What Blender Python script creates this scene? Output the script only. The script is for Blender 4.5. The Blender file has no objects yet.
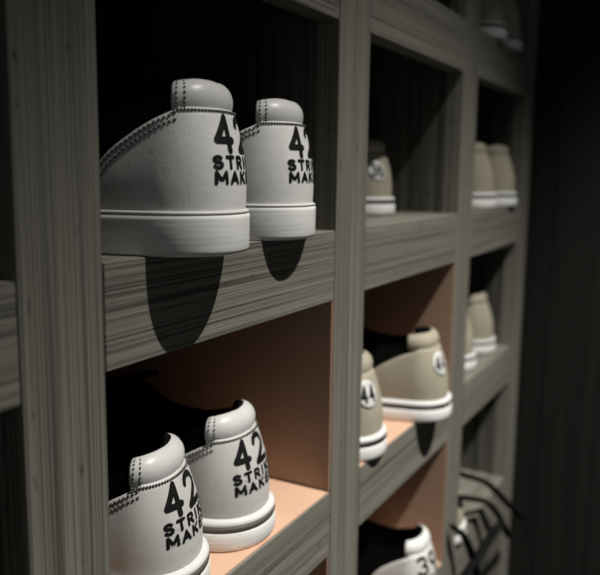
import bpy, bmesh, math, random
from mathutils import Vector, Matrix
random.seed(7)
C = bpy.context.scene.collection
S = 0.26                     # metres per layout unit (camera to shelf front)
PI = math.pi

# ------------------------------------------------------------------ camera
def cam_matrix(yaw, pitch, roll, loc):
    cy, sy, cp, sp = math.cos(yaw), math.sin(yaw), math.cos(pitch), math.sin(pitch)
    F = Vector((cy*cp, sy*cp, -sp)); Rt = Vector((sy, -cy, 0)); U = Rt.cross(F)
    c, s = math.cos(roll), math.sin(roll)
    R2 = c*Rt + s*U; U2 = -s*Rt + c*U
    m = Matrix(((R2.x, U2.x, -F.x, loc[0]), (R2.y, U2.y, -F.y, loc[1]), (R2.z, U2.z, -F.z, loc[2]), (0, 0, 0, 1)))
    return m
cd = bpy.data.cameras.new('camera'); cam = bpy.data.objects.new('camera', cd); C.objects.link(cam)
cd.sensor_fit = 'HORIZONTAL'; cd.sensor_width = 36; cd.lens = 755.5/600*36
cd.clip_start = 0.01; cd.clip_end = 50
cam.matrix_world = cam_matrix(math.radians(28.756), math.radians(8.66), math.radians(0.692), (0, -S, 0))
cd.dof.use_dof = True; cd.dof.focus_distance = 1.72*S; cd.dof.aperture_fstop = 7.0
bpy.context.scene.camera = cam

# ------------------------------------------------------------------ light
w = bpy.data.worlds.new('world'); bpy.context.scene.world = w; w.use_nodes = True
w.node_tree.nodes['Background'].inputs[0].default_value = (0.95, 1.0, 1.0, 1)
w.node_tree.nodes['Background'].inputs[1].default_value = 0.07
def spot(name, loc, tgt, power, size, blend, radius, col):
    ld = bpy.data.lights.new(name, 'SPOT'); lo = bpy.data.objects.new(name, ld); C.objects.link(lo)
    ld.energy = power; ld.spot_size = math.radians(size); ld.spot_blend = blend; ld.shadow_soft_size = radius; ld.color = col
    lo.location = Vector(loc)*S
    z = (Vector(loc)-Vector(tgt)).normalized(); yv = z.cross(Vector((1, 0, 0))).normalized(); xv = yv.cross(z)
    lo.rotation_euler = Matrix((xv, yv, z)).transposed().to_euler()      # beam's long axis runs along the aisle
    return lo
sl = spot('ceiling_spotlight', (2.1, -3.5, 5.9), (2.7, -1.16, -1.9), 385, 38, 1.0, 0.012, (1.0, 0.97, 0.91))
sl.scale = (1.6, 1, 1)      # oval beam
vs = bpy.context.scene.view_settings
vs.view_transform = 'Standard'; vs.look = 'None'; vs.gamma = 1.0; vs.exposure = 0.0; vs.use_curve_mapping = False

# ------------------------------------------------------------------ materials
def new_mat(name):
    m = bpy.data.materials.new(name); m.use_nodes = True
    nt = m.node_tree; b = nt.nodes['Principled BSDF']
    return m, nt, b
def wood(name, dark, light, axis, rough=0.62, fine=620, bump=0.8, seed=0.0):
    """long parallel grain lines running along `axis` (world-aligned object space)"""
    m, nt, b = new_mat(name); N, L = nt.nodes, nt.links
    tc = N.new('ShaderNodeTexCoord'); mp = N.new('ShaderNodeMapping'); L.new(tc.outputs['Object'], mp.inputs[0])
    sc = [fine, fine, fine]; sc[axis] = 2.2
    mp.inputs['Scale'].default_value = sc; mp.inputs['Location'].default_value = (seed, seed*1.7, seed*.6)
    n1 = N.new('ShaderNodeTexNoise'); n1.inputs['Scale'].default_value = 1.0; n1.inputs['Detail'].default_value = 5; n1.inputs['Roughness'].default_value = .72
    n1.inputs['Distortion'].default_value = .05
    L.new(mp.outputs[0], n1.inputs[0])
    mp2 = N.new('ShaderNodeMapping'); L.new(tc.outputs['Object'], mp2.inputs[0])
    sc2 = [fine*.12]*3; sc2[axis] = .8; mp2.inputs['Scale'].default_value = sc2; mp2.inputs['Location'].default_value = (seed+3, 5, 9)
    n2 = N.new('ShaderNodeTexNoise'); n2.inputs['Scale'].default_value = 1.0; n2.inputs['Detail'].default_value = 3
    L.new(mp2.outputs[0], n2.inputs[0])
    mx = N.new('ShaderNodeMath'); mx.operation = 'MULTIPLY_ADD'; L.new(n1.outputs['Fac'], mx.inputs[0]); mx.inputs[1].default_value = .84
    m2 = N.new('ShaderNodeMath'); m2.operation = 'MULTIPLY'; L.new(n2.outputs['Fac'], m2.inputs[0]); m2.inputs[1].default_value = .16
    L.new(m2.outputs[0], mx.inputs[2])
    cr = N.new('ShaderNodeValToRGB'); L.new(mx.outputs[0], cr.inputs[0])
    e = cr.color_ramp.elements; e[0].position = .41; e[0].color = (*dark, 1); e[1].position = .56; e[1].color = (*light, 1)
    # dark pores
    mp3 = N.new('ShaderNodeMapping'); L.new(tc.outputs['Object'], mp3.inputs[0])
    sc3 = [170]*3; sc3[axis] = 60; mp3.inputs['Scale'].default_value = sc3
    vo = N.new('ShaderNodeTexNoise'); vo.inputs['Scale'].default_value = 1; vo.inputs['Detail'].default_value = 1; L.new(mp3.outputs[0], vo.inputs[0])
    c2 = N.new('ShaderNodeValToRGB'); L.new(vo.outputs['Fac'], c2.inputs[0])
    c2.color_ramp.elements[0].position = .24; c2.color_ramp.elements[0].color = (.4, .38, .35, 1); c2.color_ramp.elements[1].position = .31; c2.color_ramp.elements[1].color = (1, 1, 1, 1)
    mm = N.new('ShaderNodeMix'); mm.data_type = 'RGBA'; mm.blend_type = 'MULTIPLY'; mm.inputs[0].default_value = .8
    L.new(cr.outputs[0], mm.inputs[6]); L.new(c2.outputs[0], mm.inputs[7]); L.new(mm.outputs[2], b.inputs['Base Color'])
    bp = N.new('ShaderNodeBump'); bp.inputs['Strength'].default_value = bump; bp.inputs['Distance'].default_value = .0006
    L.new(mx.outputs[0], bp.inputs['Height']); L.new(bp.outputs[0], b.inputs['Normal'])
    b.inputs['Roughness'].default_value = rough; b.inputs['Specular IOR Level'].default_value = .25
    return m
def leather(name, col, rough=.5, scale=900, bump=.25, mottle=.12, spec=.35, scuff=0.0):
    m, nt, b = new_mat(name); N, L = nt.nodes, nt.links
    tc = N.new('ShaderNodeTexCoord')
    v = N.new('ShaderNodeTexVoronoi'); v.inputs['Scale'].default_value = scale; v.feature = 'DISTANCE_TO_EDGE'; L.new(tc.outputs['Object'], v.inputs['Vector'])
    n = N.new('ShaderNodeTexNoise'); n.inputs['Scale'].default_value = 70; n.inputs['Detail'].default_value = 5; L.new(tc.outputs['Object'], n.inputs['Vector'])
    cr = N.new('ShaderNodeValToRGB'); L.new(n.outputs['Fac'], cr.inputs[0])
    cr.color_ramp.elements[0].position = .3; cr.color_ramp.elements[0].color = tuple(c*(1-mottle) for c in col)+(1,)
    cr.color_ramp.elements[1].position = .7; cr.color_ramp.elements[1].color = (*col, 1)
    out = cr.outputs[0]
    if scuff:
        mp = N.new('ShaderNodeMapping'); L.new(tc.outputs['Object'], mp.inputs[0]); mp.inputs['Scale'].default_value = (60, 60, 260); mp.inputs['Rotation'].default_value = (.25, .3, 0)
        s = N.new('ShaderNodeTexNoise'); s.inputs['Scale'].default_value = 1; s.inputs['Detail'].default_value = 4; L.new(mp.outputs[0], s.inputs[0])
        c2 = N.new('ShaderNodeValToRGB'); L.new(s.outputs['Fac'], c2.inputs[0]); c2.color_ramp.elements[0].position = .31; c2.color_ramp.elements[0].color = (1-scuff,)*3+(1,)
        c2.color_ramp.elements[1].position = .37; c2.color_ramp.elements[1].color = (1, 1, 1, 1)
        mm = N.new('ShaderNodeMix'); mm.data_type = 'RGBA'; mm.blend_type = 'MULTIPLY'; mm.inputs[0].default_value = 1
        L.new(out, mm.inputs[6]); L.new(c2.outputs[0], mm.inputs[7]); out = mm.outputs[2]
    L.new(out, b.inputs['Base Color'])
    ad = N.new('ShaderNodeMath'); ad.operation = 'ADD'; vm = N.new('ShaderNodeMath'); vm.operation = 'MULTIPLY'; vm.inputs[1].default_value = .45; L.new(v.outputs['Distance'], vm.inputs[0]); L.new(vm.outputs[0], ad.inputs[0]); L.new(n.outputs['Fac'], ad.inputs[1])
    bp = N.new('ShaderNodeBump'); bp.inputs['Strength'].default_value = bump; bp.inputs['Distance'].default_value = .0006
    L.new(ad.outputs[0], bp.inputs['Height']); L.new(bp.outputs[0], b.inputs['Normal'])
    b.inputs['Roughness'].default_value = rough; b.inputs['Specular IOR Level'].default_value = spec
    return m
def rubber(name, col, rough=.55, streak=.15):
    m, nt, b = new_mat(name); N, L = nt.nodes, nt.links
    tc = N.new('ShaderNodeTexCoord'); mp = N.new('ShaderNodeMapping'); L.new(tc.outputs['Object'], mp.inputs[0]); mp.inputs['Scale'].default_value = (25, 25, 420)
    n = N.new('ShaderNodeTexNoise'); n.inputs['Scale'].default_value = 1; n.inputs['Detail'].default_value = 4; L.new(mp.outputs[0], n.inputs[0])
    cr = N.new('ShaderNodeValToRGB'); L.new(n.outputs['Fac'], cr.inputs[0])
    cr.color_ramp.elements[0].position = .35; cr.color_ramp.elements[0].color = tuple(c*(1-streak) for c in col)+(1,)
    cr.color_ramp.elements[1].position = .6; cr.color_ramp.elements[1].color = (*col, 1)
    L.new(cr.outputs[0], b.inputs['Base Color'])
    bp = N.new('ShaderNodeBump'); bp.inputs['Strength'].default_value = .2; bp.inputs['Distance'].default_value = .0004
    L.new(n.outputs['Fac'], bp.inputs['Height']); L.new(bp.outputs[0], b.inputs['Normal'])
    b.inputs['Roughness'].default_value = rough; b.inputs['Specular IOR Level'].default_value = .3
    return m

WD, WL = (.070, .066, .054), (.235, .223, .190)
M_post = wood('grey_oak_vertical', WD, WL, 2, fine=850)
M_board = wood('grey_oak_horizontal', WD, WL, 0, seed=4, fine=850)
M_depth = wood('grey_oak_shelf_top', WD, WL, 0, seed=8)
M_div = wood('grey_oak_shaded', (.036, .034, .028), (.115, .110, .094), 2, fine=120, seed=2)  # same oak as the posts, darkened to put cubby shade into the colour
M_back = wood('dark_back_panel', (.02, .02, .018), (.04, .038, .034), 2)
M_dark = wood('black_stained_planks', (.005, .006, .0045), (.010, .011, .009), 2, fine=90, rough=.7)
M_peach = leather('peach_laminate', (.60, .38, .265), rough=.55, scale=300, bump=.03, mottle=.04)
M_side = leather('shaded_peach_laminate', (.36, .235, .165), rough=.6, scale=300, bump=.03, mottle=.06)  # darker copy of the peach laminate, wall shade painted into its tone
M_floor = leather('dark_carpet', (.02, .02, .022), rough=.95, scale=600, bump=.6)
M_ceil = leather('dark_ceiling_paint', (.03, .03, .03), rough=.9, scale=200, bump=.1)
M_white = leather('white_leather', (.76, .755, .735), rough=.38, scale=1300, bump=.8, mottle=.06, scuff=.0)
M_worn = leather('scuffed_white_leather', (.60, .59, .565), rough=.38, scale=1300, bump=.7, mottle=.08, scuff=.25)
M_pad = leather('padded_white_leather', (.66, .655, .64), rough=.33, scale=1300, bump=.25, mottle=.08)
M_beige = leather('beige_suede', (.37, .335, .26), rough=.75, scale=1100, bump=.4, mottle=.12, spec=.15)
M_black = leather('black_leather', (.0035, .0035, .0035), rough=.8, scale=700, bump=.3, spec=.04)
M_lining = leather('black_textile_lining', (.005, .005, .005), rough=.95, scale=1200, bump=.5, spec=.05)
M_ink = leather('black_print', (.008, .008, .008), rough=.6, scale=900, bump=.1, spec=.2)
M_rubber = rubber('white_rubber', (.80, .80, .78))
M_foxing = rubber('off_white_rubber', (.62, .62, .60), streak=.06)
M_stripe = rubber('dark_rubber', (.02, .019, .017))
M_stripe2 = rubber('grey_brown_rubber', (.10, .09, .08))
M_thread = leather('grey_thread', (.10, .10, .095), rough=.8, scale=2000, bump=.2)
M_thread_b = leather('tan_thread', (.20, .17, .12), rough=.8, scale=2000, bump=.2)
M_badge = leather('white_badge_vinyl', (.62, .62, .60), rough=.4, scale=1500, bump=.05, mottle=.02)
M_lace = leather('black_lace_cord', (.006, .006, .006), rough=.9, scale=1800, bump=.6, spec=.05)

# ------------------------------------------------------------------ helpers
def link(name, bm, mat, parent=None, smooth=False, label=None, kind=None):
    me = bpy.data.meshes.new(name); bmesh.ops.recalc_face_normals(bm, faces=bm.faces[:]); bm.to_mesh(me); bm.free()
    me.materials.append(mat)
    if smooth:
        for p in me.polygons: p.use_smooth = True
    o = bpy.data.objects.new(name, me); C.objects.link(o)
    if parent: o.parent = parent
    if label: o['label'] = label
    if kind: o['kind'] = kind
    return o
def box_bm(x0, x1, y0, y1, z0, z1, bev=0.0, segs=2):
    bm = bmesh.new(); bmesh.ops.create_cube(bm, size=1)
    for v in bm.verts:
        v.co = Vector(((x0+x1)/2+v.co.x*(x1-x0), (y0+y1)/2+v.co.y*(y1-y0), (z0+z1)/2+v.co.z*(z1-z0)))
    if bev: bmesh.ops.bevel(bm, geom=bm.edges[:], offset=bev, segments=segs, profile=.5, affect='EDGES')
    return bm
def ubox(name, x0, x1, y0, y1, z0, z1, mat, parent=None, bev=.0006, **k):
    return link(name, box_bm(x0*S, x1*S, y0*S, y1*S, z0*S, z1*S, bev), mat, parent, **k)
def empty(name, loc, rz=0.0):
    o = bpy.data.objects.new(name, None); o.empty_display_size = .05; C.objects.link(o)
    o.location = loc; o.rotation_euler = (0, 0, rz); return o
def tag(o, label, cat, group=None):
    o['label'] = label; o['category'] = cat
    if group: o['group'] = group
    return o
def copy_tree(o, parent=None):
    c = o.copy(); C.objects.link(c)
    if parent: c.parent = parent
    for ch in list(o.children): copy_tree(ch, c)
    return c

# ------------------------------------------------------------------ setting
FZ = -3.75
TOPZ = 2.35
DEPTH = 1.36
XR = 4.665
ubox('floor', -3.0, 9.0, -6.0, 1.6, FZ-.2, FZ, M_floor, bev=0, kind='structure')
ubox('ceiling', -3.0, 9.0, -6.0, 1.6, 6.35, 6.5, M_ceil, bev=0, kind='structure')
ubox('wall_back', -3.0, XR+.3, DEPTH+.04, DEPTH+.24, FZ, 6.35, M_back, bev=0, kind='structure')
bm = bmesh.new()                                    # plank wall closing the aisle at the right
k = 0; y = DEPTH
while y > -5.6:
    b = box_bm((XR+.006)*S, (XR+.2)*S, (y-.50)*S, (y-.004)*S, FZ*S, 6.35*S, .0012, 1)
    me = bpy.data.meshes.new('t'); b.to_mesh(me); b.free(); bm.from_mesh(me); bpy.data.meshes.remove(me)
    y -= .5
link('wall_right', bm, M_dark, kind='structure')

# ------------------------------------------------------------------ shelving
rack = empty('shoe_shelving', (0, 0, FZ*S))
tag(rack, 'grey wood grained open cubby shelving holding rows of bowling shoes', 'shelving')
def rbox(name, *a, **k):
    o = ubox(name, *a, parent=rack, **k); o.location = (0, 0, -FZ*S); return o
POSTS = [(-.345, -.147), (.855, 1.053), (2.043, 2.264), (3.265, 3.478), (4.437, XR)]
TOPS = [1.468, .648, -.172, -1.0, -1.816, -2.636, -3.456]
TH = .212
for i, (a, b) in enumerate(POSTS):
    rbox('post', a, b, 0, .075, FZ, TOPZ, M_post, bev=.0008)
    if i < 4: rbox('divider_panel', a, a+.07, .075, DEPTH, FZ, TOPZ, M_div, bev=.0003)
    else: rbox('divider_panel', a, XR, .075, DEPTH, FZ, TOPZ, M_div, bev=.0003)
g = .0035
for bay in range(4):
    a, b = POSTS[bay][1], POSTS[bay+1][0]
    al = POSTS[bay][0]+.07
    for t in TOPS:
        dz = -.0115 if bay == 0 else 0
        rbox('shelf_board', a+g, b-g, 0.0, .075, t-TH+dz, t+dz, M_board, bev=.0008)
        rbox('shelf_panel', al+g, b-g, .0755, DEPTH-.003, t-.07+dz, t+dz, M_depth, bev=.0003)
        if bay in (1, 2) and t in (-1.0, -1.816):   # peach laminate on the cubby bases
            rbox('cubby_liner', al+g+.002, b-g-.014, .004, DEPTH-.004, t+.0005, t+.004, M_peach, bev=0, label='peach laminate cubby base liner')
    rbox('top_board', a+g, b-g, 0, DEPTH, TOPZ-.08, TOPZ, M_board)
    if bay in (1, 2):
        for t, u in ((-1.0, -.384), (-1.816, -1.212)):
            rbox('cubby_liner', b-.010, b-.001, .004, DEPTH-.004, t+.0045, u if u else t, M_side, bev=0, label='peach laminate cubby side liner with shade in its colour')
rbox('back_panel', -.345, XR, DEPTH+.002, DEPTH+.03, FZ, TOPZ, M_back, bev=0)

# ------------------------------------------------------------------ shoe geometry (metres, heel at origin, toe towards +y)
LEN = .272
def spl(xs, ys, x):
    """monotone-ish Catmull-Rom"""
    n = len(xs)
    if x <= xs[0]: return ys[0]
    if x >= xs[-1]: return ys[-1]
    i = 0
    while x > xs[i+1]: i += 1
    def m(j):
        if j == 0: return (ys[1]-ys[0])/(xs[1]-xs[0])
        if j == n-1: return (ys[-1]-ys[-2])/(xs[-1]-xs[-2])
        a = (ys[j]-ys[j-1])/(xs[j]-xs[j-1]); b = (ys[j+1]-ys[j])/(xs[j+1]-xs[j])
        return 0 if a*b <= 0 else 2*a*b/(a+b)
    h = xs[i+1]-xs[i]; t = (x-xs[i])/h
    return (2*t**3-3*t*t+1)*ys[i]+(t**3-2*t*t+t)*h*m(i)+(-2*t**3+3*t*t)*ys[i+1]+(t**3-t*t)*h*m(i+1)
YH, WH = .035, .0325
def make_outline():
    pts = []
    for i in range(41):                               # heel arc (superellipse)
        th = i/40*PI/2
        n = 2/2.25
        pts.append((WH*math.sin(th)**n, YH-YH*math.cos(th)**n))
    ys = [YH, .075, .11, .16, .20, .235]; ws = [WH, .0338, .036, .0445, .0455, .038]
    k = 60
    for i in range(1, k+1):
        yy = YH+(.235-YH)*i/k; pts.append((spl(ys, ws, yy), yy))
    for i in range(1, 25):
        th = i/24*PI/2; pts.append((.038*math.cos(th)**.9 if i < 24 else 0, .235+(LEN-.235)*math.sin(th)))
    return pts
OUT = make_outline()
ARC = [0]
for p, q in zip(OUT, OUT[1:]): ARC.append(ARC[-1]+math.hypot(q[0]-p[0], q[1]-p[1]))
ATOT = ARC[-1]
def oat(s):
    """outline point and outward normal at signed arc length s (0 = heel centre)"""
    a = min(abs(s), ATOT-1e-7); sg = 1 if s >= 0 else -1
    lo, hi = 0, len(ARC)-1
    while hi-lo > 1:
        m = (lo+hi)//2
        if ARC[m] <= a: lo = m
        else: hi = m
    t = (a-ARC[lo])/(ARC[hi]-ARC[lo]); p, q = OUT[lo], OUT[hi]
    x, y = p[0]+(q[0]-p[0])*t, p[1]+(q[1]-p[1])*t
    # smoothed normal
    e = .0015
    def raw(v):
        v2 = min(abs(v), ATOT); s2 = 1 if v >= 0 else -1
        i = 0; l, h = 0, len(ARC)-1
        while h-l > 1:
            m = (l+h)//2
            if ARC[m] <= v2: l = m
            else: h = m
        tt = (v2-ARC[l])/(ARC[h]-ARC[l]); return (s2*(OUT[l][0]+(OUT[h][0]-OUT[l][0])*tt), OUT[l][1]+(OUT[h][1]-OUT[l][1])*tt)
    A, B = raw(sg*a-e), raw(sg*a+e)
    dx, dy = B[0]-A[0], B[1]-A[1]; L = math.hypot(dx, dy) or 1
    return sg*x, y, dy/L, -dx/L
def T(y):      # height of the black upper above the sole
    return spl([0, .03, .06, .09, .12, .145, .18, .22, .25, LEN], [.066, .064, .058, .062, .080, .078, .060, .044, .034, .022], y)
def rimf(y):   # how far the upper closes over the foot: 0 closed
    return spl([0, .1, .125, .15, LEN], [.86, .74, .42, 0.0, 0.0], y)
LEAN = [.0148]
def upos(s, z, off=0.0, zsole=.0215):
    x, y, nx, ny = oat(s)
    t = T(y); v = max(0, min(1.15, z/t))
    r = rimf(y)
    p = 1.7 if r > .5 else 1.7+1.1*(1-r/.5)
    f = 1+.055*math.sin(PI*min(1, v*1.05))*(1 if r > .5 else .6) - (1-r)*v**p*.9 - (0 if r > .3 else .1*v**p*(1-r/.3)*1)
    f = max(0, f)
    hw = max(0, 1-y/YH)
    yy = y + hw*(LEAN[0]*v**1.4 - .0026*math.sin(PI*min(1, v*1.1)))
    tw = max(0, (y-.235)/(LEN-.235)); yy -= tw*.02*v*v
    return Vector((x*f+nx*off, yy+ny*off, zsole+z))
def unorm(s, z, **k):
    e = 4e-4
    a = upos(s+e, z, **k)-upos(s-e, z, **k); b = upos(s, z+e, **k)-upos(s, z-e, **k)
    n = a.cross(b)
    return n.normalized() if n.length > 0 else Vector((0, -1, 0))
def usurf(s, z, off, zs):
    return upos(s, z, 0, zs)+unorm(s, z, zsole=zs)*off

def grid(bm, rows, close=False):
    vr = [[bm.verts.new(p) for p in r] for r in rows]
    for a, b in zip(vr, vr[1:]):
        n = len(a)
        for i in range(n if close else n-1):
            j = (i+1) % n
            try: bm.faces.new((a[i], a[j], b[j], b[i]))
            except ValueError: pass
    return vr
def solid(bm, outer, inner):
    """closed shell from two equal open grids"""
    A = grid(bm, outer); B = grid(bm, inner)
    def strip(p, q):
        for i in range(len(p)-1):
            try: bm.faces.new((p[i], p[i+1], q[i+1], q[i]))
            except ValueError: pass
    strip(A[0], B[0]); strip(A[-1], B[-1])
    strip([r[0] for r in A], [r[0] for r in B]); strip([r[-1] for r in A], [r[-1] for r in B])

def ring(off, z, n=150):
    return [Vector((x+nx*off, y+ny*off, z)) for x, y, nx, ny in (oat(-ATOT+2*ATOT*(i+.5)/n) for i in range(n))]
def loft(levels, n=150):
    bm = bmesh.new()
    vr = grid(bm, [ring(o, z, n) for o, z in levels], close=True)
    bm.faces.new(vr[0]); bm.faces.new(vr[-1])
    return bm

# counter (heel quarter) boundary height as function of y along the side
def QH(y, k): return spl([0, .016, .022, .032, .044, .057, .0650, .0670, .068], [.0560, .0555, .0530, .0490, .0415, .0305, .0160, .0075, .0], y/k)

# stroke lettering --------------------------------------------------
def arc(cx, cy, rx, ry, a0, a1, n=14):
    return [(cx+rx*math.cos(math.radians(a0+(a1-a0)*i/n)), cy+ry*math.sin(math.radians(a0+(a1-a0)*i/n))) for i in range(n+1)]
UB = -.0140
GL = {  # strokes in a unit box, x 0..1, y 0..1
 '4': [[(.80, .30), (.02, .30), (.60, 1.0), (.60, 0.0)]],
 '2': [arc(.5, .70, .44, .30, 165, -35)+[(.05, .02), (.98, .02)]],
 '3': [arc(.45, .74, .40, .26, 150, -80)+arc(.45, .26, .46, .27, 85, -150)],
 '9': [arc(.5, .68, .42, .32, 0, 360, 22), arc(.30, .60, .62, .62, 5, -70)],
 '6': [arc(.5, .31, .42, .32, 0, 360, 22), arc(.70, .40, .62, .60, 185, 110)],
 'S': [arc(.5, .76, .42, .24, 35, 270)+arc(.5, .26, .44, .26, 90, -150)],
 'T': [[(.02, 1), (.98, 1)], [(.5, 1), (.5, 0)]],
 'R': [[(.08, 0), (.08, 1), (.55, 1)]+arc(.6, .74, .34, .26, 90, -90)+[(.08, .46)], [(.50, .46), (.95, 0)]],
 'I': [[(.5, 0), (.5, 1)]],
 'K': [[(.08, 0), (.08, 1)], [(.92, 1), (.12, .45)], [(.38, .60), (.96, 0)]],
 'E': [[(.95, 1), (.08, 1), (.08, 0), (.97, 0)], [(.08, .5), (.85, .5)]],
 'M': [[(.02, 0), (.06, 1), (.5, .2), (.94, 1), (.98, 0)]],
 'A': [[(.0, 0), (.5, 1), (1, 0)], [(.18, .32), (.82, .32)]],
}
WID = {'I': .42, 'M': 1.2, '4': 1.0}
def text_strokes(txt, cx, z0, h, cw, gap):
    ws = [WID.get(c, 1.0)*cw for c in txt]; tot = sum(ws)+gap*(len(txt)-1); x = cx-tot/2; out = []
    for c, wd in zip(txt, ws):
        for st in GL[c]: out.append([(x+px*wd if c != 'I' else x+wd/2, z0+py*h) for px, py in st])
        x += wd+gap
    return out
def stroke_mesh(bm, strokes, th, posf, flat=.0):
    for st in strokes:
        pts = []
        for a, b in zip(st, st[1:]):
            d = math.hypot(b[0]-a[0], b[1]-a[1]); k = max(1, int(d/.0009))
            for i in range(k): pts.append((a[0]+(b[0]-a[0])*i/k, a[1]+(b[1]-a[1])*i/k))
        pts.append(st[-1])
        for i, (a, b) in enumerate(zip(pts, pts[1:])):
            dx, dy = b[0]-a[0], b[1]-a[1]; L = math.hypot(dx, dy) or 1; nx, ny = -dy/L*th/2, dx/L*th/2
            q = [(a[0]+nx, a[1]+ny), (a[0]-nx, a[1]-ny), (b[0]-nx, b[1]-ny), (b[0]+nx, b[1]+ny)]
            bm.faces.new([bm.verts.new(posf(*p, 0)) for p in q])
        for j, p in enumerate(pts):
            if j % 2 and j != len(pts)-1: continue
            vs_ = [bm.verts.new(posf(p[0]+th/2*math.cos(2*PI*i/10), p[1]+th/2*math.sin(2*PI*i/10), 1)) for i in range(10)]
            bm.faces.new(vs_)

def tube(bm, pts, r, n=8, flat=1.0, up=Vector((0, 0, 1)), caps=True):
    rows = []
    for i, p in enumerate(pts):
        d = (pts[min(i+1, len(pts)-1)]-pts[max(i-1, 0)]).normalized()
        a = d.cross(up)
        a = a.normalized() if a.length > 1e-4 else Vector((1, 0, 0))
        b = a.cross(d).normalized()
        rr = r[i] if isinstance(r, list) else r
        rows.append([p+a*rr*math.cos(2*PI*j/n)+b*rr*flat*math.sin(2*PI*j/n) for j in range(n)])
    vr = grid(bm, rows, close=True)
    if caps: bm.faces.new(vr[0]); bm.faces.new(vr[-1])
def stitch(bm, p, q, nrm, r):
    m = (p+q)/2; d = (q-p).normalized(); b = nrm.cross(d).normalized()
    pts = [(-1, .25), (-.6, .9), (0, 1.0), (.6, .9), (1, .25)]
    L = (q-p).length/2
    rows = [[m+d*L*t+b*r*f*math.cos(2*PI*j/6)+nrm*r*f*.8*math.sin(2*PI*j/6) for j in range(6)] for t, f in pts]
    vr = grid(bm, rows, close=True); bm.faces.new(vr[0]); bm.faces.new(vr[-1])

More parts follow.
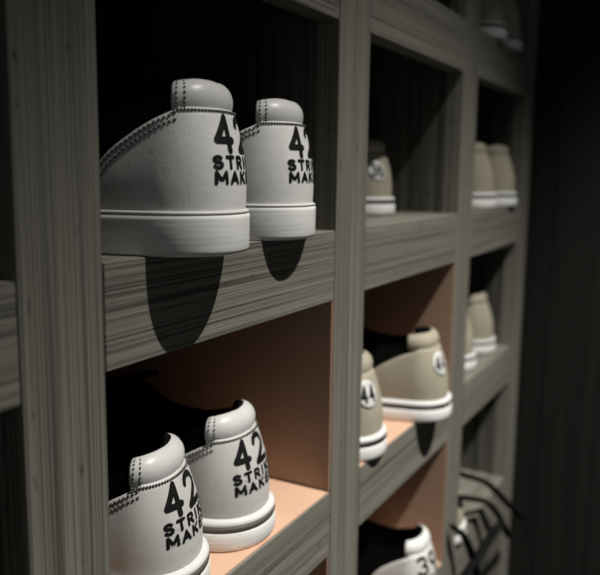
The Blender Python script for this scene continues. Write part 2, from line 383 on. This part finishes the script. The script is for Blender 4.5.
def make_shoe(name, panel, pad, stripe, nums, words=None, badge=False, stitches=True, thread=M_thread, hole=None, cap=False, kq=1.08, yc=.028, lean_in=.0148, uo=-.004, inner=1.7, bz=.0385, black=M_black, collar_top=None):
    root = empty(name, (0, 0, 0))
    zs = .0215; LEAN[0] = lean_in
    # sole
    if stripe is None:
        link('sole', loft([(.0010, 0), (.0038, .0008), (.0045, .003), (.0047, .0195), (.0046, .0212), (.0030, .0222), (-.004, .0224)]), M_rubber, root, True)
        link('welt', loft([(.0025, .0220), (.0042, .0224), (.0044, .0232), (.0030, .0240), (-.002, .0242)]), M_foxing, root, True)
    else:
        link('sole', loft([(.0025, 0), (.0062, .0008), (.0072, .003), (.0070, .0130), (.0066, .0138), (.002, .0139)]), M_rubber, root, True)
        link('sole_stripe', loft([(.002, .01385), (.0066, .0139), (.0068, .0160), (.0066, .0180), (.002, .0181)]), stripe, root, True, label='dark stripe around the sole')
        link('welt', loft([(.002, .01805), (.0062, .0181), (.0066, .0190), (.0062, .0208), (.0044, .0222), (.0015, .0228), (-.002, .0228)]), M_foxing, root, True)
    # black upper with an open mouth
    N_, V_ = 110, 14
    def ug(off):
        return [[upos(-ATOT+2*ATOT*(i+.5)/N_, T(oat(-ATOT+2*ATOT*(i+.5)/N_)[1])*j/V_, off, zs-.001) for i in range(N_)] for j in range(V_+1)]
    bm = bmesh.new(); grid(bm, ug(-.0008), close=True); bmesh.ops.remove_doubles(bm, verts=bm.verts[:], dist=.0004)
    up = link('upper', bm, black, root, True)
    bm = bmesh.new(); vr = grid(bm, ug(-.0042), close=True); bm.faces.new(vr[0]); bmesh.ops.remove_doubles(bm, verts=bm.verts[:], dist=.0004)
    link('lining', bm, M_lining, root, True)
    # tongue
    rows = []
    for i in range(13):
        t = i/12; y = .150-.052*t; zc = zs+T(.15)-.004+.020*t-.004*t*t
        rows.append([Vector(((-1+2*j/8)*(.014+.009*t), y, zc-.004*abs(-1+2*j/8)**2)) for j in range(9)])
    bm = bmesh.new(); solid(bm, rows, [[p-Vector((0, .001, .004)) for p in r] for r in rows]); link('tongue', bm, M_black, root, True)
    # laces across the instep
    lr = bmesh.new()
    for k in range(4):
        y = .150+.016*k
        for sg in (-1, 1):
            pts = []
            for i in range(9):
                u = -1+2*i/8; yy = y+.006*sg*u; hw_ = .017
                pts.append(Vector((u*hw_, yy, zs+T(yy)*.985-.006*u*u+.0025)))
            tube(lr, pts, .0018, 6)
    link('laces', lr, M_lace, root, True, label='black laces')
    # heel counter panel, wraps around the heel
    s1 = 0
    for i in range(len(OUT)):
        if OUT[i][1] <= .0678*kq: s1 = ARC[i]
    n = 84; vv = 22; rows = []; rin = []
    for j in range(vv+1):
        r1, r2 = [], []
        for i in range(n+1):
            s = -s1+2*s1*i/n; y = oat(s)[1]; z = max(.0015, QH(y, kq))*j/vv
            e = .0021 if j < vv else .0012
            r1.append(usurf(s, z, e, zs)); r2.append(usurf(s, z, -.0004, zs))
        rows.append(r1); rin.append(r2)
    bm = bmesh.new(); solid(bm, rows, rin); counter = link('heel_counter', bm, panel, root, True)
    # padded collar
    sc_ = 0
    for i in range(len(OUT)):
        if OUT[i][1] <= yc: sc_ = ARC[i]
    rows = []; n = 50
    for i in range(n+1):
        s = -sc_+2*sc_*i/n; y = oat(s)[1]
        k_ = min(1, (1-abs(-1+2*i/n))*16); fl = .93+.07*math.sin(PI/2*k_)
        q = abs(-1+2*i/n)
        hz = spl([0, .3, .55, .8, 1.0], [.0086, .0088, .0087, .0083, .0079], q)
        zc = .0538+hz
        c = upos(s, .056, 0, zs); c.z = zs+zc
        nn = Vector((oat(s)[2], oat(s)[3], 0)).normalized()
        row = []
        for j in range(20):
            a = 2*PI*j/20
            ca, sa = math.cos(a), math.sin(a)
            rx = .0050*fl; ex = .9 if sa > 0 else .45
            px = math.copysign(abs(ca)**ex, ca)*rx*(1 if ca > 0 else inner); pz = math.copysign(abs(sa)**.9, sa)*hz*fl
            lean = -.0022*(pz/hz+.25)**2*(1 if pz > -.25*hz else 0)
            row.append(c+nn*(px-.0032+lean)+Vector((0, 0, pz)))
        rows.append(row)
    bm = bmesh.new(); vr = grid(bm, rows, close=True); bm.faces.new(vr[0]); bm.faces.new(vr[-1])
    for f in bm.faces:                       # the inner half of the roll is black textile
        f.material_index = 0
    for ra, rb in zip(vr, vr[1:]):
        for j in range(5, 15):
            for f in ra[j].link_faces:
                if rb[j] in f.verts and ra[j+1] in f.verts: f.material_index = 1
    col = link('collar', bm, pad, root, True); col.data.materials.append(M_lining)
    # stitching
    if stitches:
        bm = bmesh.new()
        # two rows that follow the sloping edge on each side
        for sg in (-1, 1):
            for inset in (.0022, .0056):
                path = []
                for i in range(200):
                    y = .020+(.0680*kq-inset*1.1-.020)*i/199
                    # edge point shifted inwards
                    z = QH(y+inset*.55, kq)-inset*.75
                    if z < .003: continue
                    lo, hi = 0, ATOT
                    for _ in range(30):
                        m = (lo+hi)/2
                        if oat(m)[1] < y: lo = m
                        else: hi = m
                    path.append((sg*lo, z))
                acc = 0; last = None; on = None
                P3 = [usurf(s, z, .0022, zs) for s, z in path]
                i = 0
                while i < len(P3)-1:
                    j = i
                    while j < len(P3)-1 and (P3[j]-P3[i]).length < .0016: j += 1
                    stitch(bm, P3[i], P3[j], unorm(path[i][0], path[i][1], zsole=zs), .00085)
                    k = j
                    while k < len(P3)-1 and (P3[k]-P3[j]).length < .0011: k += 1
                    i = k if k > i else i+1
        # seam row below the collar
        ns = 40
        for i in range(ns):
            s = -sc_*.98+2*sc_*.98*(i+.2)/ns; s2 = s+2*sc_/ns*.55
            z = .0540
            stitch(bm, usurf(s, z+.0006, .0024, zs), usurf(s2, z-.0006, .0024, zs), unorm(s, z, zsole=zs), .00085)
        # collar end rows
        for sg in (0, 1):
            for inset in (2, 5):
                ri = inset if sg == 0 else n-inset
                # rows index i ring; outer half j -5..5
                idx = [(-5+jj*1.0) for jj in range(0, 11, 1)]
                for a_, b_ in zip(idx[::1], idx[1::1]):
                    pa = rows[ri if ri < len(rows) else -1][int(a_) % 20]; pb = rows[ri if ri < len(rows) else -1][int(b_) % 20]
                    nn = Vector((oat(-sc_ if sg == 0 else sc_)[2], oat(-sc_ if sg == 0 else sc_)[3], 0))
                    m = pa.lerp(pb, .18); q = pa.lerp(pb, .72)
                    if (q-m).length > .0004: stitch(bm, m+nn*.0002, q+nn*.0002, nn, .0007)
        link('stitching', bm, thread, counter, True, label='dark stitched thread lines')
    posf = lambda off: (lambda u, z, l: usurf(u, z, off+.00006*l, zs))
    if badge:
        zc, rb = (bz, .0120)
        bm = bmesh.new()
        rr = [[usurf(UB+rb*k/6*math.cos(2*PI*j/36), zc+rb*k/6*math.sin(2*PI*j/36), .0030, zs) for j in range(36)] for k in range(1, 7)]
        rr.append([usurf(UB+rb*1.03*math.cos(2*PI*j/36), zc+rb*1.03*math.sin(2*PI*j/36), .0018, zs) for j in range(36)])
        vr = grid(bm, rr, close=True); bm.faces.new(vr[0])
        bd = link('number_badge', bm, M_badge, root, True, label='round white number badge')
        bm = bmesh.new(); 
        stroke_mesh(bm, text_strokes(nums, UB, zc-.0064, .0128, .0070, .0026), .0028, posf(.0031))
        link('number_print', bm, M_ink, bd)
    elif nums:
        bm = bmesh.new()
        stroke_mesh(bm, text_strokes(nums, uo-.002, .0340, .0170, .0150, .0045), .0040, posf(.00235))
        if words:
            stroke_mesh(bm, text_strokes(words[0], uo, .0250, .0055, .0054, .0032), .0021, posf(.00235))
            stroke_mesh(bm, text_strokes(words[1], uo, .0172, .0054, .0058, .0034), .0021, posf(.00235))
        link('heel_lettering', bm, M_ink, counter, label='black printed size number and words')
    return root

def put(o, x, y, top, deg, label, group=None):
    o.location = (x*S, y*S, top*S); o.rotation_euler = (0, 0, math.radians(deg))
    tag(o, label, 'shoe', group); return o

R0, R1, R2, R3 = .648, -.172, -1.0+.004, -1.816+.004
SW = ('STRIKE', 'MAKER')
# upper row, near cubby
a = make_shoe('bowling_shoe', M_white, M_pad, None, '42', SW, yc=.0235, lean_in=.0095, uo=.001)
b = copy_tree(a)
put(a, 1.345, -.107, R1, 13, 'white size 42 bowling shoe with plain white sole, upper cubby, beside the wide left post', 'white shoes in the upper near cubby')
put(b, 1.757, -.050, R1, 9, 'white size 42 bowling shoe with plain white sole, upper cubby, behind its mate', 'white shoes in the upper near cubby')
# lower row, near cubby
a = make_shoe('bowling_shoe', M_worn, M_pad, M_stripe2, '42', SW)
b = copy_tree(a)
put(a, 1.37, .03, R2, 17, 'white size 42 bowling shoe in lower cubby, cut by the picture bottom', 'white shoes in the lower near cubby')
put(b, 1.68, .035, R2, 8, 'scuffed white size 42 bowling shoe with grey stripe sole on peach cubby base', 'white shoes in the lower near cubby')
# second bay, upper
a = make_shoe('bowling_shoe', M_beige, M_beige, M_stripe, '36', badge=True, bz=.033, stitches=False, yc=.040, kq=1.28, inner=1.8)
a.scale = (.87,)*3
put(a, 2.95, .22, R1, -10, 'beige bowling shoe with round badge 36, partly hidden by the middle post')
# second bay, row two
a = make_shoe('bowling_shoe', M_beige, M_beige, M_stripe, '44', badge=True, stitches=False, yc=.040, kq=1.28, inner=1.8)
b = copy_tree(a)
put(a, 2.41, -.0, R2, 3, 'beige bowling shoe with badge 44, cut off by the middle post', 'beige size 44 shoes')
put(b, 2.965, -.07, R2, 11, 'beige bowling shoe with badge 44 overhanging the board, standing right of its mate', 'beige size 44 shoes')
# second bay, row three
a = make_shoe('bowling_shoe', M_worn, M_pad, M_stripe2, '39', SW, stitches=False, uo=-.011)
a.scale = (.94,)*3
put(a, 2.845, -.10, R3, 5, 'white bowling shoe with black number 39 in the bottom middle cubby')
# far bay
a = make_shoe('bowling_shoe', M_beige, M_beige, M_stripe, None, stitches=False, yc=.034, kq=1.28, inner=1.8)
a.scale = (.93,)*3
far = [copy_tree(a) for _ in range(6)]
put(a, 3.93, .03, R1, 10, 'beige bowling shoe in far cubby, left one of the upper pair', 'beige shoes in the far upper cubby')
put(far[0], 4.23, .0, R1, -2, 'beige bowling shoe in far cubby, right one of the upper pair, behind its mate', 'beige shoes in the far upper cubby')
put(far[1], 3.78, .06, R2, 2, 'beige bowling shoe in far middle cubby, nearer and mostly hidden by the post', 'beige shoes in the far middle cubby')
put(far[2], 4.22, .07, R2, 5, 'beige bowling shoe in far middle cubby, right one with pointed heel tab lit', 'beige shoes in the far middle cubby')
put(far[3], 3.84, .0, R0, 7, 'dim bowling shoe at the top edge of the picture, left one of the top pair', 'shoes in the far top cubby')
put(far[4], 4.16, .0, R0, -2, 'dim bowling shoe sole at the top edge, right one behind its mate', 'shoes in the far top cubby')
put(far[5], 3.53, .0, R3+(-.004), 2, 'bowling shoe sliver beside the far post with long black laces hanging over the shelf')

# long black laces of the shoe in the far bottom cubby, looping out over the shelf edge
def cr_path(pts, k=8):
    P = [Vector(p) for p in pts]; P = [P[0]*2-P[1]]+P+[P[-1]*2-P[-2]]; out = []
    for i in range(1, len(P)-2):
        for j in range(k):
            t = j/k; a, b, c, d = P[i-1:i+3]
            out.append(.5*((2*b)+(c-a)*t+(2*a-5*b+4*c-d)*t*t+(3*b-a-3*c+d)*t**3))
    out.append(P[-2]); return out
LP = far[5]
loose = [
[(3.547, 0.02, -1.483), (3.665, -0.02, -1.538), (3.773, -0.05, -1.593), (3.922, -0.08, -1.699), (4.115, -0.1, -1.839), (4.343, -0.13, -2.004)] ,
[(3.461, 0.0, -1.567), (3.647, -0.03, -1.643), (3.776, -0.06, -1.703), (3.882, -0.09, -1.794), (3.929, -0.12, -1.876), (3.977, -0.14, -1.961)] ,
[(3.925, -0.12, -1.87), (3.80, -.122, -1.845), (3.695, -0.12, -1.843), (3.545, -0.11, -1.854), (3.423, -0.1, -1.869), (3.258, -0.1, -1.866)] ,
[(3.297, -0.03, -1.646), (3.367, -0.06, -1.709), (3.432, -0.08, -1.81), (3.502, -0.09, -1.925), (3.537, -0.1, -2.025)] ,
]
for pts in loose:
    q = cr_path(pts)
    inv = (Matrix.Translation(LP.location) @ Matrix.Rotation(LP.rotation_euler.z, 4, 'Z') @ Matrix.Diagonal((*LP.scale, 1))).inverted()
    bm = bmesh.new(); tube(bm, [inv @ (p*S) for p in q], .0066, 8, flat=.6)
    link('lace', bm, M_lace, LP, True, label='long loose black lace')
